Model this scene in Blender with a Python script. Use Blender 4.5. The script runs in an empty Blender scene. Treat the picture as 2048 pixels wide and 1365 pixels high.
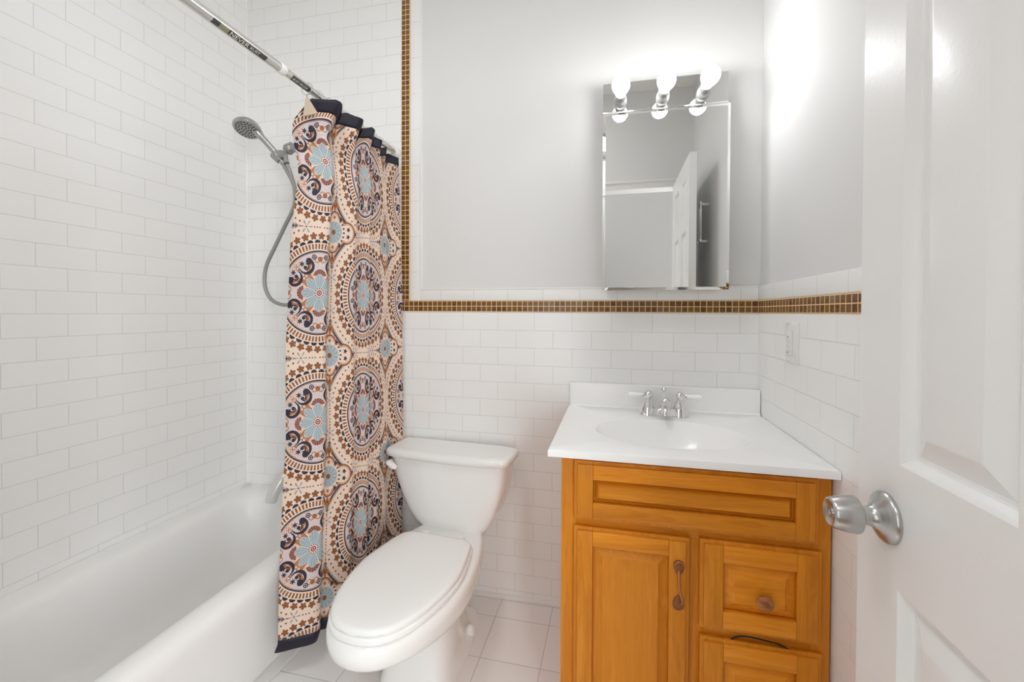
import bpy, bmesh, math, random
from mathutils import Vector, Matrix
PI = math.pi
random.seed(7)
scene = bpy.context.scene
COL = scene.collection

# ------------------------------------------------------------------ room measures
XL, XR = -0.946, 1.298            # left and right wall faces
YF = -1.59                        # inner face of the front wall (doorway wall)
CEIL = 2.75
T, H = 0.1545, 0.07248            # subway tile pitch
Z1 = 1.126                         # a tile line on the back wall
ZB0, ZB1 = 1.2035, 1.2475         # mosaic band
ZN1 = 1.299                       # top of the bullnose course
MX0, MX1 = -0.1330, -0.0950       # vertical mosaic band
NX1 = -0.042                      # edge of the vertical bullnose course

# ------------------------------------------------------------------ materials
def new_mat(name):
    m = bpy.data.materials.new(name); m.use_nodes = True
    return m, m.node_tree, m.node_tree.nodes['Principled BSDF']

def srgb(r, g, b):
    f = lambda c: (c/255/12.92) if c/255 <= .04045 else ((c/255+.055)/1.055)**2.4
    return (f(r), f(g), f(b), 1)

def plain(name, col, rough=.5, metal=0, spec=.5, coat=0, noise=0, nscale=60, trans=0, ior=1.45, emit=None, bump=0, bscale=300):
    m, t, b = new_mat(name)
    b.inputs['Base Color'].default_value = col
    b.inputs['Roughness'].default_value = rough
    b.inputs['Metallic'].default_value = metal
    b.inputs['Specular IOR Level'].default_value = spec
    b.inputs['Coat Weight'].default_value = coat
    b.inputs['Transmission Weight'].default_value = trans
    b.inputs['IOR'].default_value = ior
    tc = t.nodes.new('ShaderNodeTexCoord')
    if noise:
        n = t.nodes.new('ShaderNodeTexNoise'); n.inputs['Scale'].default_value = nscale; n.inputs['Detail'].default_value = 3
        r = t.nodes.new('ShaderNodeMapRange')
        r.inputs['To Min'].default_value = 1-noise; r.inputs['To Max'].default_value = 1+noise
        mx = t.nodes.new('ShaderNodeMix'); mx.data_type = 'RGBA'; mx.blend_type = 'MULTIPLY'; mx.inputs[0].default_value = 1
        mx.inputs[6].default_value = col
        t.links.new(tc.outputs['Object'], n.inputs['Vector']); t.links.new(n.outputs['Fac'], r.inputs['Value'])
        t.links.new(r.outputs['Result'], mx.inputs[7]); t.links.new(mx.outputs[2], b.inputs['Base Color'])
    if bump:
        n = t.nodes.new('ShaderNodeTexNoise'); n.inputs['Scale'].default_value = bscale; n.inputs['Detail'].default_value = 2
        bp = t.nodes.new('ShaderNodeBump'); bp.inputs['Strength'].default_value = bump; bp.inputs['Distance'].default_value = .002
        t.links.new(tc.outputs['Object'], n.inputs['Vector']); t.links.new(n.outputs['Fac'], bp.inputs['Height'])
        t.links.new(bp.outputs['Normal'], b.inputs['Normal'])
    if emit:
        b.inputs['Emission Color'].default_value = emit[0]; b.inputs['Emission Strength'].default_value = emit[1]
    return m

class V:
    """a value in a node tree, with arithmetic"""
    tree = None
    def __init__(s, k): s.k = k
    @staticmethod
    def op(o, *a):
        n = V.tree.nodes.new('ShaderNodeMath'); n.operation = o
        for i, x in enumerate(a):
            if isinstance(x, V): x = x.k
            if isinstance(x, (int, float)): n.inputs[i].default_value = x
            else: V.tree.links.new(x, n.inputs[i])
        return V(n.outputs[0])
    def __add__(s, o): return V.op('ADD', s, o)
    __radd__ = __add__
    def __sub__(s, o): return V.op('SUBTRACT', s, o)
    def __rsub__(s, o): return V.op('SUBTRACT', o, s)
    def __mul__(s, o): return V.op('MULTIPLY', s, o)
    __rmul__ = __mul__
    def __truediv__(s, o): return V.op('DIVIDE', s, o)
    def __lt__(s, o): return V.op('LESS_THAN', s, o)
    def __gt__(s, o): return V.op('GREATER_THAN', s, o)
def vabs(a): return V.op('ABSOLUTE', a)
def vmin(a, b): return V.op('MINIMUM', a, b)
def vmax(a, b): return V.op('MAXIMUM', a, b)
def frac(a): return V.op('FRACT', a)
def vfloor(a): return V.op('FLOOR', a)
def vcos(a): return V.op('COSINE', a)
def vsqrt(a): return V.op('SQRT', a)
def hyp(x, y): return vsqrt(x*x + y*y)
def at2(y, x): return V.op('ARCTAN2', y, x)
def band(r, c, hw): return V.op('COMPARE', r, c, hw)     # 1 where |r-c|<=hw

def mixc(fac, a, b):
    n = V.tree.nodes.new('ShaderNodeMix'); n.data_type = 'RGBA'
    for i, x in ((0, fac), (6, a), (7, b)):
        if isinstance(x, V): x = x.k
        if isinstance(x, (int, float)) or isinstance(x, tuple): n.inputs[i].default_value = x
        else: V.tree.links.new(x, n.inputs[i])
    return V(n.outputs[2])

def tile_mat(name, horiz, hoff, voff, w, h, mortar, tile, grout, offset=.5, rough=.14, var=.005, freq=2):
    """running bond tiles in world axes; horiz = 'X','Y' (walls) or 'F' for the floor"""
    m, t, b = new_mat(name); V.tree = t
    tc = t.nodes.new('ShaderNodeTexCoord'); sp = t.nodes.new('ShaderNodeSeparateXYZ')
    t.links.new(tc.outputs['Object'], sp.inputs[0])
    hs = V(sp.outputs['Y' if horiz == 'Y' else 'X']) + hoff
    vs = V(sp.outputs['Y' if horiz == 'F' else 'Z']) + voff
    cb = t.nodes.new('ShaderNodeCombineXYZ')
    t.links.new(hs.k, cb.inputs[0]); t.links.new(vs.k, cb.inputs[1])
    # slight waviness so courses are not ruler straight
    br = t.nodes.new('ShaderNodeTexBrick')
    br.offset = offset; br.offset_frequency = freq; br.squash = 1
    br.inputs['Scale'].default_value = 1
    br.inputs['Brick Width'].default_value = w; br.inputs['Row Height'].default_value = h
    br.inputs['Mortar Size'].default_value = mortar; br.inputs['Mortar Smooth'].default_value = .25
    br.inputs['Bias'].default_value = 0
    c1 = tuple(c*(1-var) for c in tile[:3])+(1,); c2 = tuple(min(1, c*(1+var)) for c in tile[:3])+(1,)
    br.inputs['Color1'].default_value = c1; br.inputs['Color2'].default_value = c2; br.inputs['Mortar'].default_value = grout
    t.links.new(cb.outputs[0], br.inputs['Vector'])
    t.links.new(br.outputs['Color'], b.inputs['Base Color'])
    rr = V(br.outputs['Fac'])*.5 + rough
    t.links.new(rr.k, b.inputs['Roughness'])
    n = t.nodes.new('ShaderNodeTexNoise'); n.inputs['Scale'].default_value = 9
    t.links.new(tc.outputs['Object'], n.inputs['Vector'])
    hh = V(n.outputs['Fac'])*.25 - V(br.outputs['Fac'])
    bp = t.nodes.new('ShaderNodeBump'); bp.inputs['Strength'].default_value = .35; bp.inputs['Distance'].default_value = .0012
    t.links.new(hh.k, bp.inputs['Height']); t.links.new(bp.outputs['Normal'], b.inputs['Normal'])
    b.inputs['Specular IOR Level'].default_value = .45
    return m

TILE = (.87, .87, .86, 1); GROUT = (.66, .655, .635, 1)
M_tile_left = tile_mat('tile_left', 'Y', .7622 + T*20 + T/2, -(Z1+.0634)+H*40, T, H, .0011, TILE, GROUT)
M_tile_backl = tile_mat('tile_back_tub', 'X', .6328+.142*20, -2.2542+.0765*40, .142, .0765, .0011, TILE, GROUT)
M_tile_back = tile_mat('tile_back', 'X', T*20 + T/2, -Z1+H*40, T, H, .0011, TILE, GROUT)
M_tile_right = tile_mat('tile_right', 'Y', .3200+T*20, -1.1335+.0775*40, T, .0775, .0012, TILE, GROUT)
M_bull_back = tile_mat('bullnose_back', 'X', -.0541+.148*20, 5, .148, 20, .001, TILE, GROUT, offset=0, rough=.3)
M_bull_right = tile_mat('bullnose_right', 'Y', .448+.151*20, 5, .151, 20, .001, TILE, GROUT, offset=0, rough=.42)
M_bull_vert = tile_mat('bullnose_vert', 'X', 10, -2.4595+.155*40, 40, .155, .001, TILE, GROUT, offset=0)
M_floor = tile_mat('floor_tiles', 'F', -.335+.2125*20, .110+.2013*20, .2125, .2013, .0016, (.84, .815, .805, 1), (.54, .515, .505, 1), offset=0, rough=.22, var=.015)
M_paint = plain('wall_paint', (.73, .73, .722, 1), .62, spec=.3, bump=.05, bscale=220)
M_ceil = plain('ceiling_paint', (.84, .83, .81, 1), .6)
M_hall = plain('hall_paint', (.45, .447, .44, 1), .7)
M_trimw = plain('white_gloss_trim', (.82, .815, .80, 1), .3)
M_hallfloor = plain('hall_floor_wood', (.30, .20, .12, 1), .4, noise=.2, nscale=12)

def mosaic_mat(name, horiz, hoff, voff, w=.0221, h=.0220):
    m, t, b = new_mat(name); V.tree = t
    tc = t.nodes.new('ShaderNodeTexCoord'); sp = t.nodes.new('ShaderNodeSeparateXYZ')
    t.links.new(tc.outputs['Object'], sp.inputs[0])
    a = (V(sp.outputs[horiz]) + hoff)/w; c = (V(sp.outputs['Z']) + voff)/h
    ia, ic = vfloor(a), vfloor(c); fa, fc = frac(a), frac(c)
    cb = t.nodes.new('ShaderNodeCombineXYZ'); t.links.new(ia.k, cb.inputs[0]); t.links.new(ic.k, cb.inputs[1])
    wn = t.nodes.new('ShaderNodeTexWhiteNoise'); wn.noise_dimensions = '3D'; t.links.new(cb.outputs[0], wn.inputs['Vector'])
    cr = t.nodes.new('ShaderNodeValToRGB'); e = cr.color_ramp.elements
    e[0].position = 0; e[0].color = srgb(94, 58, 26); e[1].position = 1; e[1].color = srgb(126, 104, 80)
    for p, c3 in ((.3, (110, 76, 34)), (.55, (120, 84, 50)), (.75, (118, 92, 30)), (.9, (104, 64, 40))):
        x = e.new(p); x.color = srgb(*c3)
    t.links.new(wn.outputs['Value'], cr.inputs['Fac'])
    n = t.nodes.new('ShaderNodeTexNoise'); n.inputs['Scale'].default_value = 160; n.inputs['Detail'].default_value = 4
    t.links.new(tc.outputs['Object'], n.inputs['Vector'])
    col = mixc((V(n.outputs['Fac'])-.5)*1.6, V(cr.outputs['Color']), srgb(170, 140, 100))
    g = vmax(vmax(vabs(fa-.5), vabs(fc-.5)) > .435, 0)
    col = mixc(g, col, srgb(226, 188, 140))
    t.links.new(col.k, b.inputs['Base Color'])
    rr = g*.5+.15; t.links.new(rr.k, b.inputs['Roughness'])
    bp = t.nodes.new('ShaderNodeBump'); bp.inputs['Strength'].default_value = .5; bp.inputs['Distance'].default_value = .001
    hh = V(n.outputs['Fac'])*.5 - g; t.links.new(hh.k, bp.inputs['Height']); t.links.new(bp.outputs['Normal'], b.inputs['Normal'])
    return m
M_mos_back = mosaic_mat('mosaic_back', 'X', -MX1+.0221*40, -ZB0+.022*40)
M_mos_vert = mosaic_mat('mosaic_vertical', 'X', -MX0+.019*40, -ZB1+.0222*40, w=.019, h=.0218)
M_mos_right = mosaic_mat('mosaic_right', 'Y', .0221*60, -ZB0+.022*40, w=.0245)
M_moscaulk = plain('peach_grout', srgb(224, 196, 160), .8)

M_porc = plain('toilet_porcelain', (.84, .84, .825, 1), .09, coat=.3)
M_seat = plain('toilet_seat_plastic', (.85, .85, .835, 1), .2)
M_tub = plain('tub_enamel', (.87, .865, .855, 1), .34)
M_marble = plain('cultured_marble', (.93, .93, .925, 1), .2)
M_chrome = plain('chrome', (.80, .80, .80, 1), .07, metal=1)
M_satin = plain('satin_nickel', (.49, .485, .475, 1), .27, metal=1, bump=.02, bscale=900)
M_spout = plain('pale_spout', (.72, .72, .71, 1), .3, metal=.35)
M_greyplastic = plain('grey_chrome_plastic', (.36, .36, .345, 1), .3, metal=.55)
M_hose = plain('grey_hose', (.33, .33, .32, 1), .42, metal=.3)
M_darkrub = plain('dark_nozzles', (.05, .05, .05, 1), .6)
M_whiteplastic = plain('white_plastic', (.80, .80, .785, 1), .3)
M_lever = plain('lever_porcelain', (.93, .93, .92, 1), .15)
M_rod = plain('rod_aluminium', (.70, .70, .68, 1), .24, metal=.9)
M_rodwhite = plain('rod_white_sleeve', (.78, .77, .74, 1), .25)
M_label = plain('dark_rod_label', srgb(70, 70, 62), .4)
M_labelg = plain('olive_rod_label', srgb(140, 136, 112), .4)
M_letter = plain('label_letters', srgb(228, 226, 214), .5)
M_clear = plain('clear_plastic', (.92, .94, .93, 1), .06, trans=.9, ior=1.3)
M_copper = plain('antique_copper', srgb(182, 122, 74), .36, metal=.6, noise=.45, nscale=240, bump=.4, bscale=700)
M_copperd = plain('antique_copper_dark', srgb(146, 94, 58), .42, metal=.5, noise=.5, nscale=420, bump=.6, bscale=900)
M_black = plain('black_webbing', (.012, .012, .012, 1), .6)
M_door = plain('door_paint', (.80, .80, .79, 1), .3, bump=.09, bscale=150)
M_mirror = plain('mirror_glass', (.90, .905, .895, 1), .012, metal=1)
M_cabw = plain('white_enamelled_steel', (.78, .78, .765, 1), .3)
M_bulb = plain('frosted_bulb', (.9, .9, .88, 1), .4, emit=((.985, .99, 1, 1), 33))
M_fill_lamp = plain('opal_glass', (.9, .9, .88, 1), .4, emit=((.965, .985, 1, 1), 20))  # glow of the unseen bathroom lamp added as fill
M_fill_hall = plain('opal_glass_hall', (.9, .9, .88, 1), .4, emit=((.965, .985, 1, 1), 24))  # glow of the fill lamp added in the hallway
M_darkgap = plain('dark_joint', (.02, .012, .008, 1), .8)
M_back_cloth = plain('curtain_reverse', srgb(190, 172, 152), .8)
M_navy = plain('navy_hem', srgb(20, 13, 34), .55, bump=.1, bscale=900)
M_socket = plain('white_socket', (.42, .42, .40, 1), .3)
M_caulkw = plain('corner_caulk', (.92, .92, .91, 1), .5)
M_caulk = plain('white_caulk', (.74, .73, .71, 1), .5)

def wood_mat(name, axis, tone=1.0):
    m, t, b = new_mat(name); V.tree = t
    tc = t.nodes.new('ShaderNodeTexCoord'); mp = t.nodes.new('ShaderNodeMapping')
    s = {'X': (2.2, 24, 24), 'Y': (24, 2.2, 24), 'Z': (24, 24, 2.2)}[axis]
    mp.inputs['Scale'].default_value = s
    t.links.new(tc.outputs['Object'], mp.inputs[0])
    n = t.nodes.new('ShaderNodeTexNoise'); n.inputs['Scale'].default_value = 1.3; n.inputs['Detail'].default_value = 5; n.inputs['Distortion'].default_value = 1.1
    t.links.new(mp.outputs[0], n.inputs['Vector'])
    mp2 = t.nodes.new('ShaderNodeMapping'); mp2.inputs['Scale'].default_value = tuple(x*5 for x in s)
    t.links.new(tc.outputs['Object'], mp2.inputs[0])
    n2 = t.nodes.new('ShaderNodeTexNoise'); n2.inputs['Scale'].default_value = 1.5; n2.inputs['Detail'].default_value = 3
    t.links.new(mp2.outputs[0], n2.inputs['Vector'])
    rings = V.op('SINE', V(n.outputs['Fac'])*42)*.5+.5
    f = V(n.outputs['Fac'])*.60 + V(n2.outputs['Fac'])*.24 + rings*.10 + .02
    cr = t.nodes.new('ShaderNodeValToRGB'); e = cr.color_ramp.elements
    k = lambda r, g, bl: tuple(min(1, c*tone*1.12) for c in srgb(r, g, bl)[:3])+(1,)
    e[0].position = .18; e[0].color = k(170, 98, 12); e[1].position = .86; e[1].color = k(216, 146, 52)
    x = e.new(.5); x.color = k(197, 122, 24)
    t.links.new(f.k, cr.inputs['Fac']); t.links.new(cr.outputs['Color'], b.inputs['Base Color'])
    b.inputs['Roughness'].default_value = .42; b.inputs['Specular IOR Level'].default_value = .3
    return m
M_wz = wood_mat('maple_vertical', 'Z'); M_wx = wood_mat('maple_horizontal', 'X'); M_wxl = wood_mat('maple_horizontal_light', 'X', 1.16)
M_wzd = wood_mat('maple_vertical_dark', 'Z', .86)

# ------------------------------------------------------------------ mesh helpers
class MB:
    def __init__(s): s.bm = bmesh.new(); s.mats = []
    def mi(s, m):
        if m is None: return 0
        if m not in s.mats: s.mats.append(m)
        return s.mats.index(m)
    def face(s, pts, m=None, smooth=False):
        vs = [s.bm.verts.new(p) for p in pts]
        f = s.bm.faces.new(vs); f.material_index = s.mi(m); f.smooth = smooth
        return f
    def box(s, x0, x1, y0, y1, z0, z1, m=None, bev=0, seg=2):
        k = s.mi(m)
        r = bmesh.ops.create_cube(s.bm, size=1)
        vs = r['verts']
        bmesh.ops.scale(s.bm, vec=(abs(x1-x0), abs(y1-y0), abs(z1-z0)), verts=vs)
        bmesh.ops.translate(s.bm, vec=((x0+x1)/2, (y0+y1)/2, (z0+z1)/2), verts=vs)
        fs = set(f for v in vs for f in v.link_faces)
        for f in fs: f.material_index = k
        if bev:
            es = list(set(e for f in fs for e in f.edges))
            rr = bmesh.ops.bevel(s.bm, geom=es, offset=bev, segments=seg, affect='EDGES', profile=.5, clamp_overlap=True)
            for f in rr['faces']: f.material_index = k; f.smooth = True
    def loft(s, loops, m=None, closed=True, caps=(False, False), smooth=True):
        k = s.mi(m)
        rows = [[s.bm.verts.new(p) for p in L] for L in loops]
        n = len(rows[0])
        for a, b in zip(rows, rows[1:]):
            for i in range(n if closed else n-1):
                j = (i+1) % n
                f = s.bm.faces.new((a[i], a[j], b[j], b[i])); f.material_index = k; f.smooth = smooth
        for c, row in zip(caps, (rows[0], rows[-1])):
            if c:
                f = s.bm.faces.new(row); f.material_index = k; f.smooth = False
        return rows
    def lathe(s, prof, base, axis, m=None, seg=32, caps=(True, True), smooth=True):
        ax = Vector(axis).normalized()
        u = ax.orthogonal().normalized(); w = ax.cross(u); base = Vector(base)
        loops = [[base + ax*h + (u*math.cos(2*PI*i/seg)+w*math.sin(2*PI*i/seg))*max(r, 1e-5) for i in range(seg)] for r, h in prof]
        s.loft(loops, m, True, caps, smooth)
    def tube(s, pts, rad, m=None, seg=12, sub=6, caps=True, flat=1.0):
        pts = [Vector(p) for p in pts]
        if sub > 1 and len(pts) > 2: pts, rad = catmull(pts, rad, sub)
        n = len(pts)
        rads = rad if isinstance(rad, (list, tuple)) else [rad]*n
        tan = [(pts[min(i+1, n-1)]-pts[max(i-1, 0)]).normalized() for i in range(n)]
        u = tan[0].orthogonal().normalized(); loops = []
        for i in range(n):
            u = (u - tan[i]*u.dot(tan[i])).normalized(); w = tan[i].cross(u)
            loops.append([pts[i]+(u*math.cos(2*PI*k/seg)+w*math.sin(2*PI*k/seg)*flat)*rads[i] for k in range(seg)])
        s.loft(loops, m, True, (caps, caps))
    def build(s, name, mat=None, parent=None, loc=None, bevel=0, sharp=40):
        bmesh.ops.recalc_face_normals(s.bm, faces=s.bm.faces)
        me = bpy.data.meshes.new(name); s.bm.to_mesh(me); s.bm.free()
        ms = s.mats if s.mats else [mat]
        for m in ms: me.materials.append(m)
        try: me.set_sharp_from_angle(angle=math.radians(sharp))
        except Exception: pass
        o = bpy.data.objects.new(name, me); COL.objects.link(o)
        if parent is not None:
            o.parent = parent
            o.matrix_parent_inverse = parent_world(parent).inverted()
        if bevel:
            md = o.modifiers.new('edge', 'BEVEL'); md.width = bevel; md.segments = 2; md.limit_method = 'ANGLE'
        return o

def parent_world(p):
    mw = p.matrix_basis.copy()
    q = p
    while q.parent is not None:
        mw = q.parent.matrix_basis @ q.matrix_parent_inverse @ mw if False else mw
        q = q.parent
    return Matrix.Translation(p.location) if p.parent is None else Matrix.Identity(4)

def catmull(pts, rad, sub):
    n = len(pts); out = []; ro = [] if isinstance(rad, (list, tuple)) else rad
    for i in range(n-1):
        p0, p1, p2, p3 = pts[max(i-1, 0)], pts[i], pts[i+1], pts[min(i+2, n-1)]
        for k in range(sub):
            t = k/sub
            out.append(.5*((2*p1)+(p2-p0)*t+(2*p0-5*p1+4*p2-p3)*t*t+(3*p1-p0-3*p2+p3)*t**3))
            if isinstance(rad, (list, tuple)): ro.append(rad[i]*(1-t)+rad[i+1]*t)
    out.append(pts[-1])
    if isinstance(rad, (list, tuple)): ro.append(rad[-1])
    return out, ro

def tag(o, label, cat=None, group=None, kind=None):
    o['label'] = label
    if cat: o['category'] = cat
    if group: o['group'] = group
    if kind: o['kind'] = kind
    return o
def thing(name, label, cat, loc=(0, 0, 0), group=None):
    o = bpy.data.objects.new(name, None); COL.objects.link(o); o.location = loc; o.empty_display_size = .1
    return tag(o, label, cat, group)
def struct(o, label=None, cat=None):
    o['kind'] = 'structure'
    if label: o['label'] = label
    if cat: o['category'] = cat
    return o
def part(name, mb, mat, parent, label=None, **k):
    o = mb.build(name, mat, parent, **k)
    if label: o['label'] = label
    return o

# ------------------------------------------------------------------ room shell
W = .14
mb = MB()                                                     # left wall
mb.box(XL-W, XL, YF-.02, W, 0, CEIL, M_tile_left)
struct(mb.build('wall_left', M_tile_left), 'white subway tiled wall beside the bathtub', 'wall')
mb = MB()                                                     # back wall: painted slab with tiled areas standing proud
mb.box(XL, XR+.009, .008, W, 0, CEIL, M_paint)
mb.box(XL, MX0, 0, .02, 0, CEIL, M_tile_backl)
mb.box(MX0, XR, 0, .02, 0, ZB0-.003, M_tile_back)
struct(mb.build('wall_back'), 'back wall, painted above white subway tile', 'wall')
mb = MB()
mb.box(XR+.008, XR+W, YF, .0075, 0, CEIL, M_paint)
mb.box(XR, XR+.02, YF, 0, 0, ZB0-.003, M_tile_right)
struct(mb.build('wall_right'), 'right wall, painted above white subway tile', 'wall')
DX0, DX1, DZ = .12, 1.2225, 2.07                              # doorway in the front wall
mb = MB()
mb.box(XL-W, DX0, YF-.12, YF, 0, CEIL, M_paint)
mb.box(DX1, XR+W, YF-.12, YF, 0, CEIL, M_paint)
mb.box(DX0, DX1, YF-.12, YF, DZ, CEIL, M_paint)
struct(mb.build('wall_front'), 'painted wall with the doorway, seen in the mirror', 'wall')
mb = MB(); mb.box(XL-W, XR+W, YF-.12, W, -.08, 0, M_floor)
struct(mb.build('floor'), 'white square tiled floor', 'floor')
mb = MB(); mb.box(XL-W, XR+W, YF-.12, W, CEIL, CEIL+.08, M_ceil)
struct(mb.build('ceiling'), 'white ceiling', 'ceiling')
# hallway behind the doorway (seen in the mirror)
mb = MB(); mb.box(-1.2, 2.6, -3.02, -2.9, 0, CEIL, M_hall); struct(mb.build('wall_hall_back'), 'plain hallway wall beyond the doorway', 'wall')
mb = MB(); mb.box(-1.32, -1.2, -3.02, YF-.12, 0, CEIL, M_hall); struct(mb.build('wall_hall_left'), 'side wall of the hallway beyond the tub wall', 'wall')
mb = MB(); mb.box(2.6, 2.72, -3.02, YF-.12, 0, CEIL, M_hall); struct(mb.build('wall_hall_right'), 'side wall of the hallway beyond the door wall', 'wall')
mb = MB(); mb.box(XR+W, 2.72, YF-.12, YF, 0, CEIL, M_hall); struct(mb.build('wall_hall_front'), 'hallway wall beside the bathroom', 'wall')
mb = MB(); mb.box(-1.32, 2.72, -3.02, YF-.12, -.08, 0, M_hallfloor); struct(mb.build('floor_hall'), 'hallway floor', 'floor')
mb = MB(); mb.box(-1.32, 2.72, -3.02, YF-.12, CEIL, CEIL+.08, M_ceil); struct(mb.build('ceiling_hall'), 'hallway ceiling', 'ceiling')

# unseen hallway windows added as fill light, glowing panels outside the mirror's view
M_fillpane = plain('frosted_daylit_glass', (.9, .9, .9, 1), .5, emit=((.95, .98, 1, 1), 11))
M_fillpane2 = plain('frosted_glass_two', (.9, .9, .9, 1), .5, emit=((.95, .98, 1, 1), 1.2))
for wi, wx0, wx1, wm, lb in ((1, 1.50, 2.50, M_fillpane, 'tall frosted hallway window past the door'), (2, -.70, .40, M_fillpane2, 'tall frosted hallway window behind the bathtub end')):
    w1 = bpy.data.objects.new('window_%d' % wi, None); COL.objects.link(w1); w1.location = (wx0, -2.9, .4)
    struct(w1, lb, 'window')
    mb = MB(); mb.box(wx0, wx1, -2.905, -2.885, .40, 2.10, wm); o = mb.build('window_pane', wm); o.parent = w1; o.matrix_parent_inverse = Matrix.Translation(w1.location).inverted()
    mb = MB(); xm = (wx0+wx1)/2
    for x0, x1, z0, z1 in ((wx0-.06, wx0, .34, 2.16), (wx1, wx1+.06, .34, 2.16), (wx0, wx1, .34, .40), (wx0, wx1, 2.10, 2.16), (xm-.015, xm+.015, .40, 2.10), (wx0, wx1, 1.235, 1.265)): mb.box(x0, x1, -2.9, -2.87, z0, z1, M_trimw, bev=.003)
    o = mb.build('window_frame', M_trimw); o.parent = w1; o.matrix_parent_inverse = Matrix.Translation(w1.location).inverted()

# tile trims
def trim(n, mbx, label): return struct(mbx.build('trim_%d' % n, M_trimw), label, 'trim')
mb = MB(); mb.box(MX0, XR, -.0008, .012, ZB0, ZB1, M_mos_back); mb.box(MX0, XR, .0006, .012, ZB0-.003, ZB0, M_moscaulk); mb.box(MX1, XR, .0006, .012, ZB1, ZB1+.0025, M_moscaulk)
trim(1, mb, 'brown mosaic band along the back wall')
mb = MB(); mb.box(MX0, MX1, -.0008, .012, ZB1, CEIL, M_mos_vert); mb.box(MX1, MX1+.003, .0006, .012, ZB1, CEIL, M_moscaulk)
trim(2, mb, 'brown mosaic band rising beside the shower curtain')
mb = MB(); mb.box(XR-.0008, XR+.012, YF, 0, ZB0, ZB1, M_mos_right); mb.box(XR+.0006, XR+.012, YF, 0, ZB0-.003, ZB0, M_moscaulk); mb.box(XR+.0006, XR+.012, YF, 0, ZB1, ZB1+.0025, M_moscaulk)
trim(3, mb, 'brown mosaic band along the right wall')
mb = MB(); mb.box(NX1, XR, 0, .012, ZB1+.0025, ZN1, M_bull_back, bev=.003)
mb.box(NX1, XR, -.002, .0095, ZN1-.004, ZN1+.004, M_trimw, bev=.002)
trim(4, mb, 'white bullnose tile course above the mosaic on the back wall')
mb = MB(); mb.box(MX1+.003, NX1, 0, .012, ZB1+.0025, CEIL, M_bull_vert, bev=.003)
mb.box(NX1-.004, NX1+.004, -.002, .0095, ZN1-.004, CEIL, M_trimw, bev=.002)
trim(5, mb, 'white bullnose tile course beside the vertical mosaic band')
mb = MB(); mb.box(XR, XR+.012, YF, .004, ZB1+.0025, ZN1+.004, M_bull_right, bev=.003)
trim(6, mb, 'white bullnose tile course above the mosaic on the right wall')
mb = MB(); mb.box(-.352, -.294, YF, -.005, 0, .012, M_caulk, bev=.004)
trim(7, mb, 'strip of caulk and tile along the foot of the tub')
mb = MB(); mb.box(-.28, XR-.01, -.010, .002, 0, .0185, M_trimw, bev=.004)
struct(mb.build('baseboard_back'), 'white bead at the foot of the back wall', 'baseboard')
mb = MB(); mb.box(XL, XL+.0045, -.0045, .0, .36, CEIL, M_caulkw)
trim(9, mb, 'white caulk line in the corner of the tub walls')
# door casing and jamb
mb = MB()
mb.box(DX0-.06, DX1+.0, YF, YF+.016, DZ-.006, DZ+.055, M_trimw, bev=.004)
mb.box(DX0-.06, DX1, YF+.016, YF+.024, DZ+.035, DZ+.05, M_trimw, bev=.003)
mb.box(DX0-.06, DX0, YF, YF+.016, 0, DZ-.006, M_trimw, bev=.004)
mb.box(DX1, DX1+.05, YF, YF+.016, 0, DZ+.055, M_trimw, bev=.004)
trim(8, mb, 'white door casing around the doorway')

# ------------------------------------------------------------------ bathtub
def rrect(x0, x1, y0, y1, r, z, n=10):
    pts = []
    for cx, cy, a0 in ((x1-r, y1-r, 0), (x0+r, y1-r, PI/2), (x0+r, y0+r, PI), (x1-r, y0+r, 1.5*PI)):
        for i in range(n+1):
            a = a0 + PI/2*i/n
            pts.append((cx+r*math.cos(a), cy+r*math.sin(a), z))
    return pts
mb = MB()
tx0, tx1, ty0, ty1 = -.969+.002, -.285, -1.605, -.002
loops = []
for dx, z, r in ((-.048, .012, .004), (-.044, .06, .004), (-.030, .18, .004), (-.012, .26, .008), (-.003, .295, .014), (0.0, .315, .018), (-.004, .332, .022), (-.014, .344, .026), (-.030, .351, .03), (-.048, .3535, .034)):
    loops.append(rrect(tx0, tx1+dx, ty0, ty1, r, z))
for xi0, xi1, yi1, yi0, r, z in ((-.969+.045, -.350, -.036, -1.50, .10, .3535), (-.969+.070, -.357, -.050, -1.485, .12, .349), (-.969+.086, -.363, -.064, -1.47, .13, .338), (-.969+.096, -.369, -.076, -1.46, .135, .318),
    (-.969+.100, -.380, -.090, -1.42, .14, .25), (-.969+.102, -.395, -.105, -1.36, .14, .15), (-.969+.106, -.408, -.118, -1.31, .135, .10), (-.969+.118, -.425, -.135, -1.27, .125, .078), (-.969+.150, -.46, -.17, -1.22, .10, .068), (-.969+.21, -.52, -.24, -1.14, .06, .065)):
    loops.append(rrect(xi0, xi1, yi0, yi1, r, z))
mb.loft(loops, M_tub, True, (False, True))
tub = mb.build('bathtub', M_tub, sharp=60)
tag(tub, 'white enamelled built-in bathtub along the tiled left wall', 'bathtub')
# spout
t_sp = thing('tub_spout', 'pale chrome tub spout on the back wall behind the curtain edge', 'tub spout', (-.64, 0, .45))
mb = MB()
mb.lathe([(.032, 0), (.032, .006), (.024, .012)], (-.655, 0, .47), (0, -1, 0), M_spout); part('flange', mb, M_spout, t_sp)
mb = MB()
mb.tube([(-.655, -.008, .47), (-.662, -.055, .466), (-.675, -.100, .44), (-.690, -.128, .395), (-.696, -.138, .355)], [.026, .028, .0275, .025, .022], M_spout, seg=20); part('spout_body', mb, M_spout, t_sp)

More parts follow.
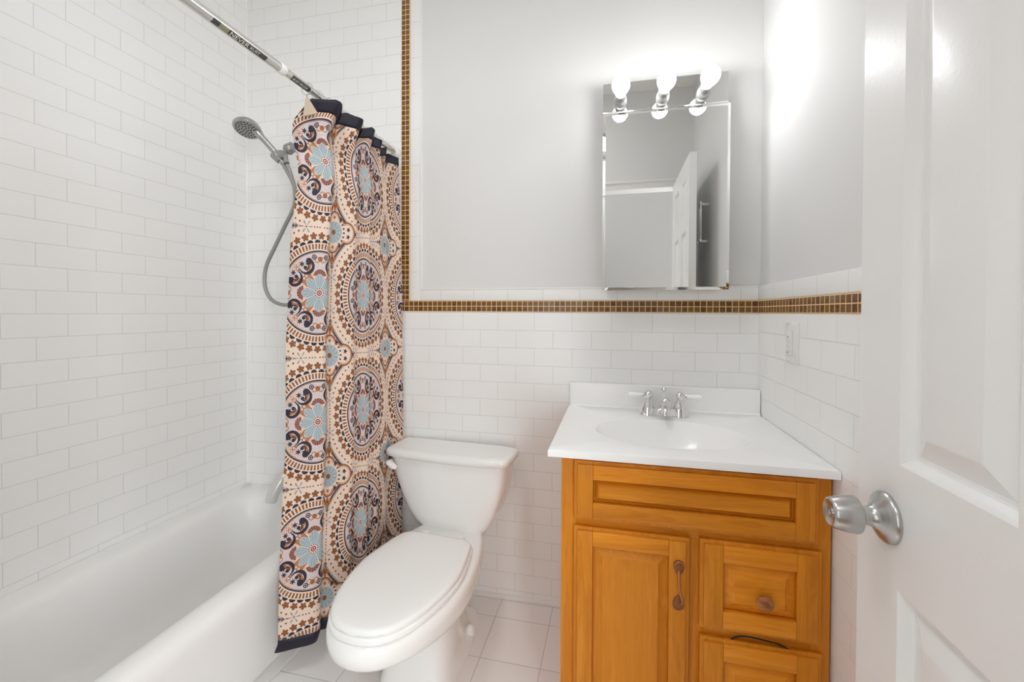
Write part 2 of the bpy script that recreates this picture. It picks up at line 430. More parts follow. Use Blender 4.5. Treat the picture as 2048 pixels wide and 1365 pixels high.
# ------------------------------------------------------------------ hand shower
t_sh = thing('hand_shower', 'chrome hand shower with grey hose above the bathtub', 'hand shower', (-.60, 0, 1.93))
mb = MB(); mb.lathe([(.034, 0), (.032, .005), (.018, .014), (.012, .016)], (-.545, .002, 1.955), (0, -1, 0), M_satin); part('flange', mb, M_satin, t_sh)
mb = MB(); mb.tube([(-.545, -.012, 1.955), (-.552, -.06, 1.952), (-.570, -.115, 1.925), (-.583, -.145, 1.905)], .0095, M_rod, seg=14); part('shower_arm', mb, M_rod, t_sh)
mb = MB()
a = Vector((-.578, -.135, 1.913)); d = Vector((-.035, -.05, -.055)).normalized()
mb.lathe([(.015, 0), (.021, .004), (.0215, .018), (.023, .022), (.023, .034), (.017, .042), (.013, .046)], a, d, M_greyplastic, seg=24)
mb.box(-.632, -.588, -.195, -.160, 1.846, 1.878, M_greyplastic, bev=.006)
mb.tube([(-.600, -.165, 1.880), (-.590, -.170, 1.845), (-.582, -.172, 1.825)], .011, M_greyplastic, seg=14)
mb.lathe([(.0185, 0), (.0195, .008), (.0195, .032), (.0165, .038)], (-.612, -.172, 1.842), (-.45, -.30, .52), M_greyplastic, seg=24)
part('bracket', mb, M_greyplastic, t_sh, 'grey plastic bracket')
hp = [(-.603, -.168, 1.828), (-.622, -.182, 1.862), (-.650, -.205, 1.905), (-.674, -.225, 1.938)]
mb = MB(); mb.tube(hp, [.0115, .0130, .0125, .0145], M_satin, seg=18); part('handle', mb, M_satin, t_sh)
hc = Vector((-.702, -.25, 1.953)); hn = Vector((.12, -.42, -.90)).normalized()
mb = MB(); mb.lathe([(.010, -.040), (.022, -.034), (.040, -.018), (.050, -.006), (.0525, .002), (.051, .008), (.046, .010)], hc, hn, M_satin, seg=40)
mb.tube([(-.668, -.219, 1.930), (-.686, -.236, 1.962), (-.702, -.247, 1.984)], [.0145, .022, .012], M_satin, seg=16, sub=4)
hd = part('shower_head', mb, M_satin, t_sh)
mb = MB(); mb.lathe([(.001, .0112), (.045, .0112), (.046, .009)], hc, hn, M_greyplastic, seg=40, caps=(False, False)); part('spray_face', mb, M_greyplastic, hd)
mb = MB(); u = hn.orthogonal().normalized(); w = hn.cross(u)
for rr, n, s in ((.038, 20, .0034), (.028, 14, .0032), (.017, 9, .003), (.007, 4, .0025)):
    for i in range(n):
        an = 2*PI*i/n + rr*50
        c = hc + hn*.011 + (u*math.cos(an)+w*math.sin(an))*rr
        mb.lathe([(s, 0), (s*.85, .002)], c, hn, M_darkrub, seg=7)
part('spray_nozzles', mb, M_darkrub, hd, 'dark spray nozzles')
mb = MB()
mb.tube([(-.606, -.170, 1.832), (-.582, -.172, 1.795), (-.552, -.172, 1.745), (-.541, -.172, 1.70), (-.550, -.17, 1.64), (-.600, -.166, 1.56), (-.655, -.160, 1.475), (-.697, -.155, 1.41), (-.715, -.15, 1.36), (-.712, -.15, 1.305), (-.685, -.148, 1.255), (-.635, -.146, 1.232), (-.590, -.145, 1.235), (-.55, -.146, 1.28), (-.525, -.15, 1.40), (-.525, -.155, 1.55), (-.545, -.163, 1.70), (-.562, -.168, 1.77), (-.580, -.172, 1.822)], .0078, M_hose, seg=12)
part('hose', mb, M_hose, t_sh, 'grey flexible hose')

# ------------------------------------------------------------------ shower rod
RX, RZ = -.165, 1.9025
t_rod = thing('shower_rod', 'chrome tension shower rod with printed sleeves above the tub edge', 'shower rod', (RX, -.8, RZ))
mb = MB(); mb.lathe([(.0135, 0), (.0135, .94)], (RX, YF+.004, RZ), (0, 1, 0), M_rod, seg=28); part('outer_tube', mb, M_rod, t_rod)
mb = MB(); mb.lathe([(.0115, 0), (.0115, .64)], (RX, -.645, RZ), (0, 1, 0), M_rod, seg=28); part('inner_tube', mb, M_rod, t_rod)
mb = MB(); mb.lathe([(.0135, 0), (.0148, .002), (.0148, .020), (.0125, .023)], (RX, -.662, RZ), (0, 1, 0), M_whiteplastic, seg=28); part('collar', mb, M_whiteplastic, t_rod)
for yy, dr in ((YF, 1), (-.0, -1)):
    mb = MB(); mb.lathe([(.024, .001), (.024, .012), (.016, .022), (.013, .024)], (RX, yy, RZ), (0, dr, 0), M_whiteplastic, seg=28); part('end_cap', mb, M_whiteplastic, t_rod)

def sleeve(y0, y1, a0, a1, r, mat, name, parent, label=None):
    mb = MB(); n = 10
    L = [[(RX+r*math.cos(a0+(a1-a0)*i/n), y, RZ+r*math.sin(a0+(a1-a0)*i/n)) for i in range(n+1)] for y in (y0, y1)]
    mb.loft(L, mat, False)
    L = [[(RX+(r-.0006)*math.cos(a0+(a1-a0)*i/n), y, RZ+(r-.0006)*math.sin(a0+(a1-a0)*i/n)) for i in range(n+1)] for y in (y0, y1)]
    mb.loft(L, mat, False)
    return part(name, mb, mat, parent, label)
def lettering(txt, size, y0, ac, r, parent, name='lettering', xs=1.0):
    cu = bpy.data.curves.new('txt', 'FONT'); cu.body = txt; cu.size = size; cu.extrude = 0; cu.resolution_u = 3
    ob = bpy.data.objects.new('txt', cu); COL.objects.link(ob)
    dg = bpy.context.evaluated_depsgraph_get()
    me = bpy.data.meshes.new_from_object(ob.evaluated_get(dg)); bpy.data.objects.remove(ob); bpy.data.curves.remove(cu)
    bm = bmesh.new(); bm.from_mesh(me)
    bmesh.ops.subdivide_edges(bm, edges=[e for e in bm.edges if e.calc_length() > size*.2], cuts=2)
    for v in bm.verts:
        a = ac + (v.co.y - size*.35)/r
        v.co = Vector((RX+r*math.cos(a), y0+v.co.x*xs, RZ+r*math.sin(a)))
    bm.to_mesh(me); bm.free(); me.name = name; me.materials.clear(); me.materials.append(M_letter)
    o = bpy.data.objects.new(name, me); COL.objects.link(o); o.parent = parent
    o.matrix_parent_inverse = Matrix.Identity(4)
    return o
AC = -.80
s1 = sleeve(-.868, -.712, AC-.62, AC+.42, .0139, M_label, 'printed_label', t_rod, 'dark grey printed label'); s1_in = s1.matrix_parent_inverse.copy()
g1 = sleeve(-.850, -.826, AC-.62, AC+.42, .0142, M_labelg, 'label_patch', s1, 'olive patch on the label')
def fixp(o): o.matrix_parent_inverse = Matrix.Translation(t_rod.location).inverted() if o.parent is t_rod else Matrix.Identity(4); return o
fixp(lettering('NEVER', .0150, -.822, AC-.08, .0144, s1, xs=1.2))
fixp(lettering('RUST', .0105, -.764, AC-.08, .0144, s1, xs=1.2))
s2 = sleeve(-.618, -.545, AC-.8, AC+.75, .0119, M_label, 'printed_label', t_rod, 'dark label with small white letters')
fixp(lettering('RUST PROOF', .0095, -.614, AC-.1, .0123, s2, xs=1.05))

# ------------------------------------------------------------------ shower curtain
def curtain_mat():
    m, t, b = new_mat('paisley_curtain'); V.tree = t
    uv = t.nodes.new('ShaderNodeUVMap'); uv.uv_map = 'UVMap'
    sp = t.nodes.new('ShaderNodeSeparateXYZ'); t.links.new(uv.outputs[0], sp.inputs[0])
    P = .388; k = 1/1.10
    X = V(sp.outputs[0])*k; Y = V(sp.outputs[1])*k
    ax = vabs(frac(X/P+.5)-.5)*P; ay = vabs(frac(Y/P+.5)-.5)*P
    bx = P/2-ax; by = P/2-ay
    r0 = hyp(ax, ay); r = r0*(1/1.06); th = at2(ay, ax)
    rho = hyp(bx, by); ph = at2(by, bx)
    mu = vmax(ax, ay); mn = vmin(ax, ay)
    nz = t.nodes.new('ShaderNodeTexNoise'); nz.inputs['Scale'].default_value = 330; nz.inputs['Detail'].default_value = 1
    t.links.new(uv.outputs[0], nz.inputs['Vector']); nf = V(nz.outputs['Fac'])
    CREAM = srgb(218, 197, 180); PINK = srgb(207, 178, 164); LAV = srgb(200, 188, 188); NAVY = srgb(24, 16, 40)
    BROWN = srgb(128, 74, 34); RUST = srgb(118, 54, 32); GOLD = srgb(164, 102, 48); BLUE = srgb(160, 172, 176); BLUED = srgb(116, 132, 142); GREY = srgb(140, 130, 134)
    c = mixc(0, CREAM, CREAM)
    # --- ground of the large medallion
    c = mixc(r < .118, c, PINK)
    c = mixc((band(r, .088, .026))*(mn < .062), c, LAV)
    c = mixc((r < .114)*(nf > .64), c, srgb(184, 120, 96))
    # --- ring of the large medallion
    c = mixc(band(r, .1172, .0021), c, NAVY)
    c = mixc(band(r, .1135, .0006), c, NAVY)
    c = mixc(band(r, .1305, .0074)*(band(frac(th*(84/(2*PI))), .5, .27)), c, BROWN)
    f40 = frac(th*(40/(2*PI)))-.5
    s40 = f40*.0226
    c = mixc((hyp(s40, r-.1405) < .0092)*(r > .1408), c, NAVY)
    sl = (frac(th*(40/(2*PI))+.5)-.5)*.0246
    dl = r-.1595
    c = mixc(hyp(sl, dl) < (vabs(vcos(at2(sl, dl)*2.5))*.0048+.0062), c, BROWN)
    sd = (frac(th*(72/(2*PI)))-.5)*.0166
    c = mixc((hyp(sd, r-.1835) < .0030)*(mu < .185), c, BROWN)
    # --- brown scroll arms
    c = mixc(band(hyp(mu-.066, mn-.004), .031, .0034)*(mu < .088), c, GOLD)
    c = mixc(band(hyp(mu-.066, mn-.004), .0365, .0014)*(mu < .084), c, BROWN)
    c = mixc(band(hyp(mu-.050, mn-.042), .0060, .0016), c, GOLD)
    c = mixc(hyp(mu-.100, mn-.000) < .0075+0*mu, c, BROWN)
    c = mixc(band(hyp(mu-.098, mn-.010), .0075, .0014), c, GOLD)
    # --- navy paisley
    c = mixc(hyp(mu-.093, mn-.036) < .0100, c, NAVY)
    c = mixc((hyp(mu-.078, mn-.042) < .0245)*(hyp(mu-.0815, mn-.0465) > .0205), c, NAVY)
    c = mixc(hyp(mu-.074, mn-.047) < .0056, c, NAVY)
    c = mixc(band(hyp(mu-.076, mn-.045), .0086, .0016)*(mn < .047), c, NAVY)
    c = mixc(hyp(mu-.084, mn-.058) < (vcos(at2(mn-.058, mu-.084)*6)*.0024+.0062), c, NAVY)
    c = mixc(band(hyp(mu-.106, mn-.020), .0062, .0015), c, NAVY)
    c = mixc(hyp(mu-.106, mn-.020) < .0030, c, NAVY)
    sdd = (frac(r*150)-.5)/150
    c = mixc((hyp(sdd, mu-mn-.006) < .0018)*band(r, .088, .016), c, NAVY)
    c = mixc((hyp((frac(r*95)-.5)/95, mu-mn) < .0027)*band(r, .098, .012), c, BROWN)
    # --- shells
    du = mu-.050; ds = hyp(du, mn)
    c = mixc((ds < .0205)*(du > .001)*(ds > .004)*(frac(at2(mn, du)*2.4+.5) > .13), c, RUST)
    # --- blue flower
    c = mixc(r < vabs(vcos(th*4))*.018+.036, c, BLUE)
    c = mixc((r < vabs(vcos(th*4))*.016+.033)*(vabs(vcos(th*16)) < .30)*(r > .018), c, BLUED)
    c = mixc((r > .014)*(r < .05)*(vabs(vcos(th*4)) < .10), c, srgb(214, 206, 200))
    c = mixc(r < .0135, c, srgb(216, 190, 182))
    c = mixc(band(r, .0125, .0018)*(vcos(th*12) > .2), c, RUST)
    c = mixc(band(r, .0062, .0016), c, RUST); c = mixc(r < .0025, c, NAVY)
    # --- small quatrefoil medallion
    inB = (bx < .112)*(by < .112)
    c = mixc(inB*(r0 > .2155), c, srgb(216, 184, 166))
    c = mixc(inB*band(r0, .2160, .0028), c, NAVY)
    c = mixc(inB*band(r0, .2105, .0009), c, NAVY)
    c = mixc(inB*band(r0, .2205, .0008), c, BROWN)
    sd4 = vmin(vmin(rho-.053, hyp(bx-.056, by)-.033), hyp(bx, by-.044)-.020)
    c = mixc((sd4 > .003)*(r0 > .2255)*(hyp(bx-.050, by-.050) < .016), c, NAVY)
    c = mixc(sd4 < 0, c, CREAM)
    c = mixc(band(sd4, 0, .0028), c, BROWN)
    c = mixc(band(sd4, -.0055, .0010), c, GOLD)
    c = mixc((hyp(bx, by-.082) < (vcos(at2(by-.082, bx)*4)*.005+.0115)), c, GOLD)
    c = mixc(hyp(bx, by-.082) < .0045, c, RUST)
    c = mixc((hyp(bx-.026, by-.040) < (vcos(at2(by-.040, bx-.026)*5)*.0022+.0058)), c, NAVY)
    c = mixc((hyp(bx-.062, by-.0115) < (vcos(at2(by-.0115, bx-.062)*5)*.002+.0062)), c, NAVY)
    c = mixc((hyp(bx, by-.047) < .0055), c, GOLD)
    c = mixc(band(rho, .0430, .0038)*(vcos(ph*20) > .35)*(by < .034), c, srgb(70, 44, 50))
    c = mixc(rho < vabs(vcos(ph*6))*.007+.029, c, BLUE)
    c = mixc((rho < .034)*(rho > .012)*(vabs(vcos(ph*6)) < .25), c, BLUED)
    c = mixc(rho < .0085, c, BROWN)
    # --- star sprigs half way between medallions
    bm_, bn = vmax(bx, by), vmin(bx, by)
    rs = hyp(bm_-.142, bn); ts = at2(bn, bm_-.142)
    c = mixc((rs < .019)*(rs > .004)*(vabs(vcos(ts*3)) > .93), c, GREY)
    c = mixc(rs < .0026, c, RUST)
    c = mixc((hyp((frac(bm_*110)-.5)/110, bn) < .0024)*band(bm_, .178, .0135), c, BROWN)
    c = mixc((bn < (.128-bm_)*.35)*(bm_ > .104)*(frac(bm_*120+bn*140) > .5), c, srgb(92, 76, 84))
    # cloth reverse
    g = t.nodes.new('ShaderNodeNewGeometry')
    t.links.new(c.k, b.inputs['Base Color'])
    b.inputs['Roughness'].default_value = .62; b.inputs['Sheen Weight'].default_value = .12
    return m
M_curtain = curtain_mat()

EP = Vector((.821, .571)); ED = Vector((-.571, .821))
ZT, ZBOT = 1.876, .072
def lerp_tab(tab, z):
    if z >= tab[0][0]: return tab[0][1]
    for (z0, v0), (z1, v1) in zip(tab, tab[1:]):
        if z >= z1:
            f = (z-z0)/(z1-z0); return v0+(v1-v0)*f
    return tab[-1][1]
XLEFT = [(1.876, -.150), (1.868, -.158), (1.84, -.183), (1.807, -.215), (1.758, -.218), (1.71, -.207), (1.663, -.196), (1.616, -.195), (1.554, -.207), (1.397, -.226), (1.077, -.244), (.786, -.243), (.588, -.256), (.337, -.268), (.105, -.276), (.072, -.290)]
XRIGHT = [(1.876, -.137), (1.26, -.118), (.70, -.112), (.07, -.118)]
WF = [.115, .090, .060, .046, .036, .075]
U0 = [x*1.095 for x in (-.100, .176, .300, .405, .520, .575)]
U1 = [x*1.095 for x in (.028, .294, .455, .500, .605, .715)]
def curtain_path(z):
    s = Vector((lerp_tab(XLEFT, z), -.550)); e = Vector((lerp_tab(XRIGHT, z), -.032))
    f = (ZT-z)/(ZT-ZBOT)
    dv = e-s; Wp = dv.dot(EP); D = dv.dot(ED)
    nb = .006
    sc = (Wp + 5*nb)/sum(WF)
    pd = .012 + .006*f
    loopd = (D - 6*pd)/5
    deep = .022 + .020*f
    p = 0.; d = 0.; out = []
    for i, w in enumerate(WF):
        w *= sc
        q = [(p, d, U0[i]), (p+w*.12, d-.004, U0[i]+(U1[i]-U0[i])*.14), (p+w*.5, d-.008+pd*.5, (U0[i]+U1[i])/2), (p+w*.86, d+pd*.8-.012, U0[i]+(U1[i]-U0[i])*.86), (p+w, d+pd-.004, U1[i])]
        out += q
        if i < 5:
            du = U0[i+1]-U1[i]
            out.append((p+w-nb*.4, d+pd+loopd*.5, U1[i]+du*.3))
            out.append((p+w-nb*1.6, d+pd+loopd+deep, U1[i]+du*.62))
            out.append((p+w-nb*2.0, d+pd+loopd+deep*.5, U1[i]+du*.85))
        p += w-nb; d += pd+loopd
    pts = [(s.x+EP.x*a+ED.x*b, s.y+EP.y*a+ED.y*b, u) for a, b, u in out]
    for _ in range(3):                      # corner cutting keeps folds soft
        n = [pts[0]]
        for A, B in zip(pts, pts[1:]):
            n.append(tuple(A[i]*.75+B[i]*.25 for i in range(3))); n.append(tuple(A[i]*.25+B[i]*.75 for i in range(3)))
        n.append(pts[-1]); pts = n
    return pts
def ripple(z, u):
    return .004*math.sin(z*5.1+u*9)+.003*math.sin(z*11+u*23)
def curtain_grid(z0, z1, rows):
    G = []
    for j in range(rows+1):
        z = z0+(z1-z0)*j/rows
        L = []
        for x, y, u in curtain_path(z):
            w = ripple(z, u)*min(1, (ZT-z)*3)
            dip = 0
            if z > 1.79:                    # hem sags a little between the rings
                dip = -.010*abs(math.sin(u*14))*(z-1.79)/(ZT-1.79)
            L.append((x-ED.x*w, y-ED.y*w, z+dip, u))
        G.append(L)
    return G
def curtain_part(name, z0, z1, rows, mat, parent, label=None, off=0.0):
    G = curtain_grid(z0, z1, rows)
    me = bpy.data.meshes.new(name); vs = []; fs = []
    n = len(G[0])
    for L in G: vs += [(x-ED.x*off, y-ED.y*off, z) for x, y, z, u in L]
    for j in range(len(G)-1):
        for i in range(n-1): fs.append((j*n+i, (j+1)*n+i, (j+1)*n+i+1, j*n+i+1))
    me.from_pydata(vs, [], fs); me.update()
    uvl = me.uv_layers.new(name='UVMap')
    for poly in me.polygons:
        poly.use_smooth = True
        for li in poly.loop_indices:
            vi = me.loops[li].vertex_index
            L = G[vi//n][vi % n]
            uvl.data[li].uv = (L[3], L[2]-1.256)
    me.materials.append(mat); me.materials.append(M_back_cloth)
    o = bpy.data.objects.new(name, me); COL.objects.link(o); o.parent = parent
    o.matrix_parent_inverse = Matrix.Translation(parent.location).inverted() if parent.parent is None else Matrix.Identity(4)
    md = o.modifiers.new('cloth', 'SOLIDIFY'); md.thickness = .0012; md.offset = -1; md.material_offset = 1 if mat is M_curtain else 0
    if label: o['label'] = label
    return o
t_cur = thing('shower_curtain', 'cream paisley shower curtain with navy hems, drawn back to the wall', 'shower curtain', (-.17, -.29, ZBOT))
curtain_part('fabric', 1.838, .118, 90, M_curtain, t_cur)
curtain_part('top_hem', ZT, 1.838, 4, M_navy, t_cur, 'navy top hem')
curtain_part('bottom_hem', .118, ZBOT, 3, M_navy, t_cur, 'navy bottom hem')
mb = MB()                                   # corner of the cloth folded over to show its reverse
q = [(-.153, -.566, 1.872), (-.112, -.566, 1.809), (-.160, -.572, 1.802), (-.2, -.57, 1.83)]
mb.loft([[Vector(p) for p in (q[0], q[1], q[2])], [Vector(p)+Vector((-.003, .004, 0)) for p in (q[0], q[1], q[2])]], M_back_cloth, True, (True, True), False)
part('folded_corner', mb, M_back_cloth, t_cur, 'corner folded over, taupe reverse')
# rings
ordn = ['First', 'Second', 'Third', 'Fourth', 'Fifth', 'Sixth', 'Seventh', 'Eighth', 'Ninth', 'Tenth', 'Eleventh', 'Twelfth']
ring_y = [-.548, -.50, -.455, -.41, -.365, -.32, -.275, -.23, -.185, -.14, -.095, -.05]
for i, yy in enumerate(ring_y):
    mb = MB(); n = 20; tilt = random.uniform(-.25, .25)
    pts = []
    for k in range(n+1):
        a = PI*.5+2*PI*k/n
        pts.append((RX+.019*math.cos(a), yy+.006*math.sin(a)*tilt+.004*tilt, RZ-.0035+.0185*math.sin(a)))
    mb.tube(pts, .0019, M_clear, seg=8, sub=1, caps=False)
    mb.tube([(RX, yy, RZ-.021), (RX+.003, yy+.001, RZ-.030)], .0018, M_clear, seg=8, sub=1)
    o = mb.build('curtain_ring', M_clear)
    tag(o, '%s clear plastic curtain ring from the loose end of the patterned curtain' % ordn[i], 'curtain ring', 'clear rings on the shower rod')

# ------------------------------------------------------------------ toilet
TC = .177
t_to = thing('toilet', 'white two-piece toilet with closed lid between curtain and vanity', 'toilet', (TC, -.40, 0))
def superloop(cx, cy, hx, hy, z, e=2.0, n=48, bow=0.0, skewx=0):
    pts = []
    for i in range(n):
        a = 2*PI*i/n; c, s = math.cos(a), math.sin(a)
        x = hx*math.copysign(abs(c)**(2/e), c); y = hy*math.copysign(abs(s)**(2/e), s)
        if s < 0: y -= bow*(1-(x/hx)**2)
        pts.append((cx+x+skewx, cy+y, z))
    return pts
HWT = [(-.300, .112), (-.318, .128), (-.34, .138), (-.40, .151), (-.48, .1635), (-.53, .163), (-.58, .157), (-.63, .146), (-.67, .134), (-.71, .116), (-.74, .096), (-.763, .071), (-.777, .042), (-.783, 0)]
def seat_loop(cx, k, z):
    """plan outline of the closed lid, grown by k"""
    R_ = [(h, y) for y, h in HWT]
    P_ = [(0., HWT[0][0])] + R_[:]
    half = [Vector((0, -.300, 0)), Vector((.06, -.300, 0)), Vector((.100, -.3005, 0))] + [Vector((h, y, 0)) for h, y in R_[1:]]
    half, _ = catmull(half, 0, 4)
    full = half + [Vector((-p.x, p.y, 0)) for p in reversed(half[1:-1])]
    yc = -.54
    return [(cx + p.x*(1+k/.163), yc+(p.y-yc)*(1+k/.24), z) for p in full]
def egg(cx, y0, y1, hw, z, wide=.42, n=56, eb=2.6, ef=2.0):
    """plan outline from y0 (back) to y1 (front, more negative); widest at fraction `wide` from the back"""
    ym = y0+(y1-y0)*wide; pts = []
    for i in range(n):
        a = 2*PI*i/n; c, s = math.cos(a), math.sin(a)
        e = eb if s > 0 else ef
        hy = (y0-ym) if s > 0 else (ym-y1)
        pts.append((cx+hw*math.copysign(abs(c)**(2/e), c), ym+hy*math.copysign(abs(s)**(2/e), s), z))
    return pts
# tank, curved sides narrowing to the bottom
mb = MB(); L = []
for z, hw, cx, yb, yf, bow in ((.350, .112, .166, -.065, -.168, .010), (.357, .134, .166, -.055, -.186, .012), (.388, .158, .165, -.045, -.193, .012), (.43, .184, .162, -.038, -.196, .013), (.485, .208, .158, -.035, -.197, .014), (.54, .226, .154, -.033, -.197, .014), (.59, .237, .150, -.033, -.197, .014), (.630, .242, .147, -.033, -.197, .014)):
    L.append(superloop(cx, (yb+yf)/2, hw, (yb-yf)/2, z, 7, bow=bow))
mb.loft(L, M_porc, True, (True, True))
part('tank', mb, M_porc, t_to, sharp=50)
mb = MB(); L = []
for z, k in ((.6265, -.006), (.630, 0), (.646, .002), (.654, -.002), (.6585, -.010), (.660, -.024)):
    L.append(superloop(.147, -.119, .258+k, .091+k, z+.003, 8, bow=.018))
mb.loft(L, M_porc, True, (True, True)); part('tank_lid', mb, M_porc, t_to, sharp=60)
mb = MB()
mb.lathe([(.011, 0), (.011, .012)], (-.082, -.198, .606), (0, -1, 0), M_whiteplastic, seg=18)
mb.tube([(-.090, -.212, .612), (-.080, -.216, .608), (-.062, -.219, .600), (-.046, -.219, .592)], [.008, .0115, .0125, .008], M_whiteplastic, seg=16, flat=.55)
part('flush_lever', mb, M_whiteplastic, t_to)
# bowl and pedestal
mb = MB(); L = []
for z, y0, y1, hw, wd, ef, eb_ in ((0.0, -.10, -.530, .122, .72, 3.4, 3), (.022, -.10, -.530, .122, .72, 3.4, 3), (.030, -.102, -.525, .117, .74, 3.4, 1.6), (.08, -.105, -.515, .113, .76, 3.2, 1.4), (.14, -.10, -.515, .112, .74, 3.0, 1.4), (.19, -.09, -.535, .118, .70, 2.6, 1.6), (.225, -.075, -.575, .130, .66, 2.3, 2.2),
    (.250, -.055, -.655, .154, .62, 2.1, 1.7), (.275, -.045, -.735, .172, .58, 2.0, 1.7), (.300, -.040, -.782, .183, .57, 2.0, 1.7), (.322, -.036, -.802, .188, .57, 2.0, 1.7), (.345, -.035, -.806, .189, .57, 2.0, 1.7), (.360, -.036, -.802, .187, .57, 2.0, 1.7), (.369, -.040, -.792, .181, .57, 2.0, 1.7), (.372, -.05, -.775, .170, .57, 2.0, 1.7)):
    L.append(egg(TC, y0, y1, hw, z, wd, eb=eb_, ef=ef))
mb.loft(L, M_porc, True, (True, True)); part('bowl', mb, M_porc, t_to, sharp=60)
mb = MB(); L = []
for z, k in ((.3715, .000), (.374, .006), (.385, .007), (.3885, .003)):
    L.append(seat_loop(TC, k, z))
mb.loft(L, M_seat, True, (True, True)); part('seat', mb, M_seat, t_to, sharp=60)
mb = MB(); L = []
for z, k in ((.3895, -.006), (.391, .000), (.398, .002), (.4035, -.002), (.4065, -.012), (.4085, -.04), (.4095, -.09)):
    L.append(seat_loop(TC, k, z))
mb.loft(L, M_seat, True, (True, True)); part('seat_lid', mb, M_seat, t_to, sharp=60)
for sx in (-.07, .07):
    mb = MB(); mb.box(TC+sx-.018, TC+sx+.018, -.298, -.264, .372, .394, M_seat, bev=.006); part('hinge', mb, M_seat, t_to)
for sx in (-.072, .072):
    mb = MB(); mb.lathe([(.0165, 0), (.0165, .008), (.0145, .026), (.009, .033), (.001, .035)], (TC+sx*1.36, -.240, .021), (0, 0, 1), M_whiteplastic, seg=20); part('bolt_cap', mb, M_whiteplastic, t_to)
t_to.rotation_euler = (0, 0, math.radians(-3.5))
# ------------------------------------------------------------------ vanity cabinet
VX0, VX1, VY0, VZ = .655, 1.2915, -.562, .832
t_va = thing('vanity_cabinet', 'honey maple vanity cabinet under the white sink top', 'vanity cabinet', (.975, -.3, 0))
mb = MB()
mb.box(VX0, VX0+.018, VY0+.018, -.014, 0, VZ-.001, M_wz)
mb.box(VX1-.018, VX1, VY0+.018, -.014, 0, VZ-.001, M_wz)
mb.box(VX0+.018, VX1-.018, -.030, -.014, .05, VZ-.004, M_wzd)
mb.box(VX0+.018, VX1-.018, VY0+.02, -.03, .095, .113, M_wzd)
mb.box(VX0+.018, VX1-.018, VY0+.075, VY0+.09, 0, .095, M_wzd)
part('carcass', mb, M_wz, t_va)
mb = MB()
fy0, fy1 = VY0, VY0+.018
mb.box(VX0, VX0+.04, fy0, fy1, .0, VZ-.001, M_wz, bev=.001)
mb.box(VX1-.04, VX1, fy0, fy1, .0, VZ-.001, M_wz, bev=.001)
mb.box(VX0+.04, VX1-.04, fy0, fy1, .790, VZ-.001, M_wx, bev=.001)
mb.box(VX0+.04, VX1-.04, fy0, fy1, .635, .672, M_wx, bev=.001)
mb.box(VX0+.04, VX1-.04, fy0, fy1, .092, .135, M_wx, bev=.001)
mb.box(.965, 1.012, fy0+.0006, fy1, .135, .635, M_wz, bev=.001)
mb.box(1.012, VX1-.04, fy0, fy1, .385, .425, M_wx, bev=.001)
part('face_frame', mb, M_wz, t_va)
def wood_front(name, x0, x1, z0, z1, sw, parent, rail_t, rail_b, panel=M_wz, label=None):
    """overlay front: routed backing board, butted stiles and rails, raised centre panel"""
    y = VY0
    mb = MB()
    mb.box(x0, x1, y-.0045, y-.0005, z0, z1, M_wz)
    F4 = ((x0, x0+sw, z0, z1), (x1-sw, x1, z0, z1), (x0+sw, x1-sw, z1-sw, z1), (x0+sw, x1-sw, z0, z0+sw))
    for fa, fb, fc, fd in F4: mb.box(fa, fb, y-.0130, y-.004, fc, fd, M_wz, bev=.0012)
    i = .009
    mb.box(x0+i, x0+sw, y-.020, y-.012, z0+i, z1-i, M_wz, bev=.0018)
    mb.box(x1-sw, x1-i, y-.020, y-.012, z0+i, z1-i, M_wz, bev=.0018)
    mb.box(x0+sw, x1-sw, y-.0198, y-.012, z1-sw, z1-i, rail_t, bev=.0018)
    mb.box(x0+sw, x1-sw, y-.0198, y-.012, z0+i, z0+sw, rail_b, bev=.0018)
    f = part(name, mb, M_wz, parent, label)
    mb = MB()                              # raised panel: bevelled field
    a, b, c, d = x0+sw+.001, x1-sw-.001, z0+sw+.001, z1-sw-.001
    k = min(.024, (d-c)*.22)
    R = lambda e, yy: [(a+e, yy, c+e), (b-e, yy, c+e), (b-e, yy, d-e), (a+e, yy, d-e)]
    mb.loft([R(0, y-.0040), R(0, y-.0058), R(.0035, y-.0060), R(k, y-.0178), R(k+.0008, y-.0198)], panel, True, (False, True), False)
    part('raised_panel', mb, panel, f)
    return f
wood_front('false_drawer_front', .690, 1.260, .661, .821, .049, t_va, M_wxl, M_wx, M_wx)
dr = wood_front('cabinet_door', .690, .977, .120, .640, .049, t_va, M_wxl, M_wx, M_wz)
d1 = wood_front('drawer', 1.001, 1.268, .414, .643, .053, t_va, M_wxl, M_wxl, M_wxl)
d2 = wood_front('drawer', 1.003, 1.270, .125, .391, .053, t_va, M_wxl, M_wxl, M_wxl)
fy = VY0-.020
# leaf shaped door pull
hx = .951
def leaf(mb, cx, cz, ln, wd, flip, mat):
    L = []; n = 24
    for yy, k in ((fy, 1.), (fy-.0035, 1.), (fy-.006, .72), (fy-.0066, .2)):
        P_ = []
        for i in range(n):
            a = 2*PI*i/n
            s_ = math.sin(a); w_ = wd*(1-.35*s_*flip)
            P_.append((cx+math.cos(a)*w_*k, yy, cz+s_*ln*k))
        L.append(P_)
    mb.loft(L, mat, True, (True, True))
t_h = MB(); leaf(t_h, hx, .565, .019, .0125, -1, M_copperd); leaf(t_h, hx-.001, .474, .0195, .0125, 1, M_copperd)
t_h.tube([(hx-.0005, fy-.004, .558), (hx-.001, fy-.013, .548), (hx-.002, fy-.020, .535), (hx-.001, fy-.022, .520), (hx+.003, fy-.021, .505), (hx+.007, fy-.018, .490), (hx+.007, fy-.010, .476), (hx+.004, fy-.004, .472)], [.0036, .0034, .0036, .0038, .0038, .0038, .0036, .003], M_copper, seg=12)
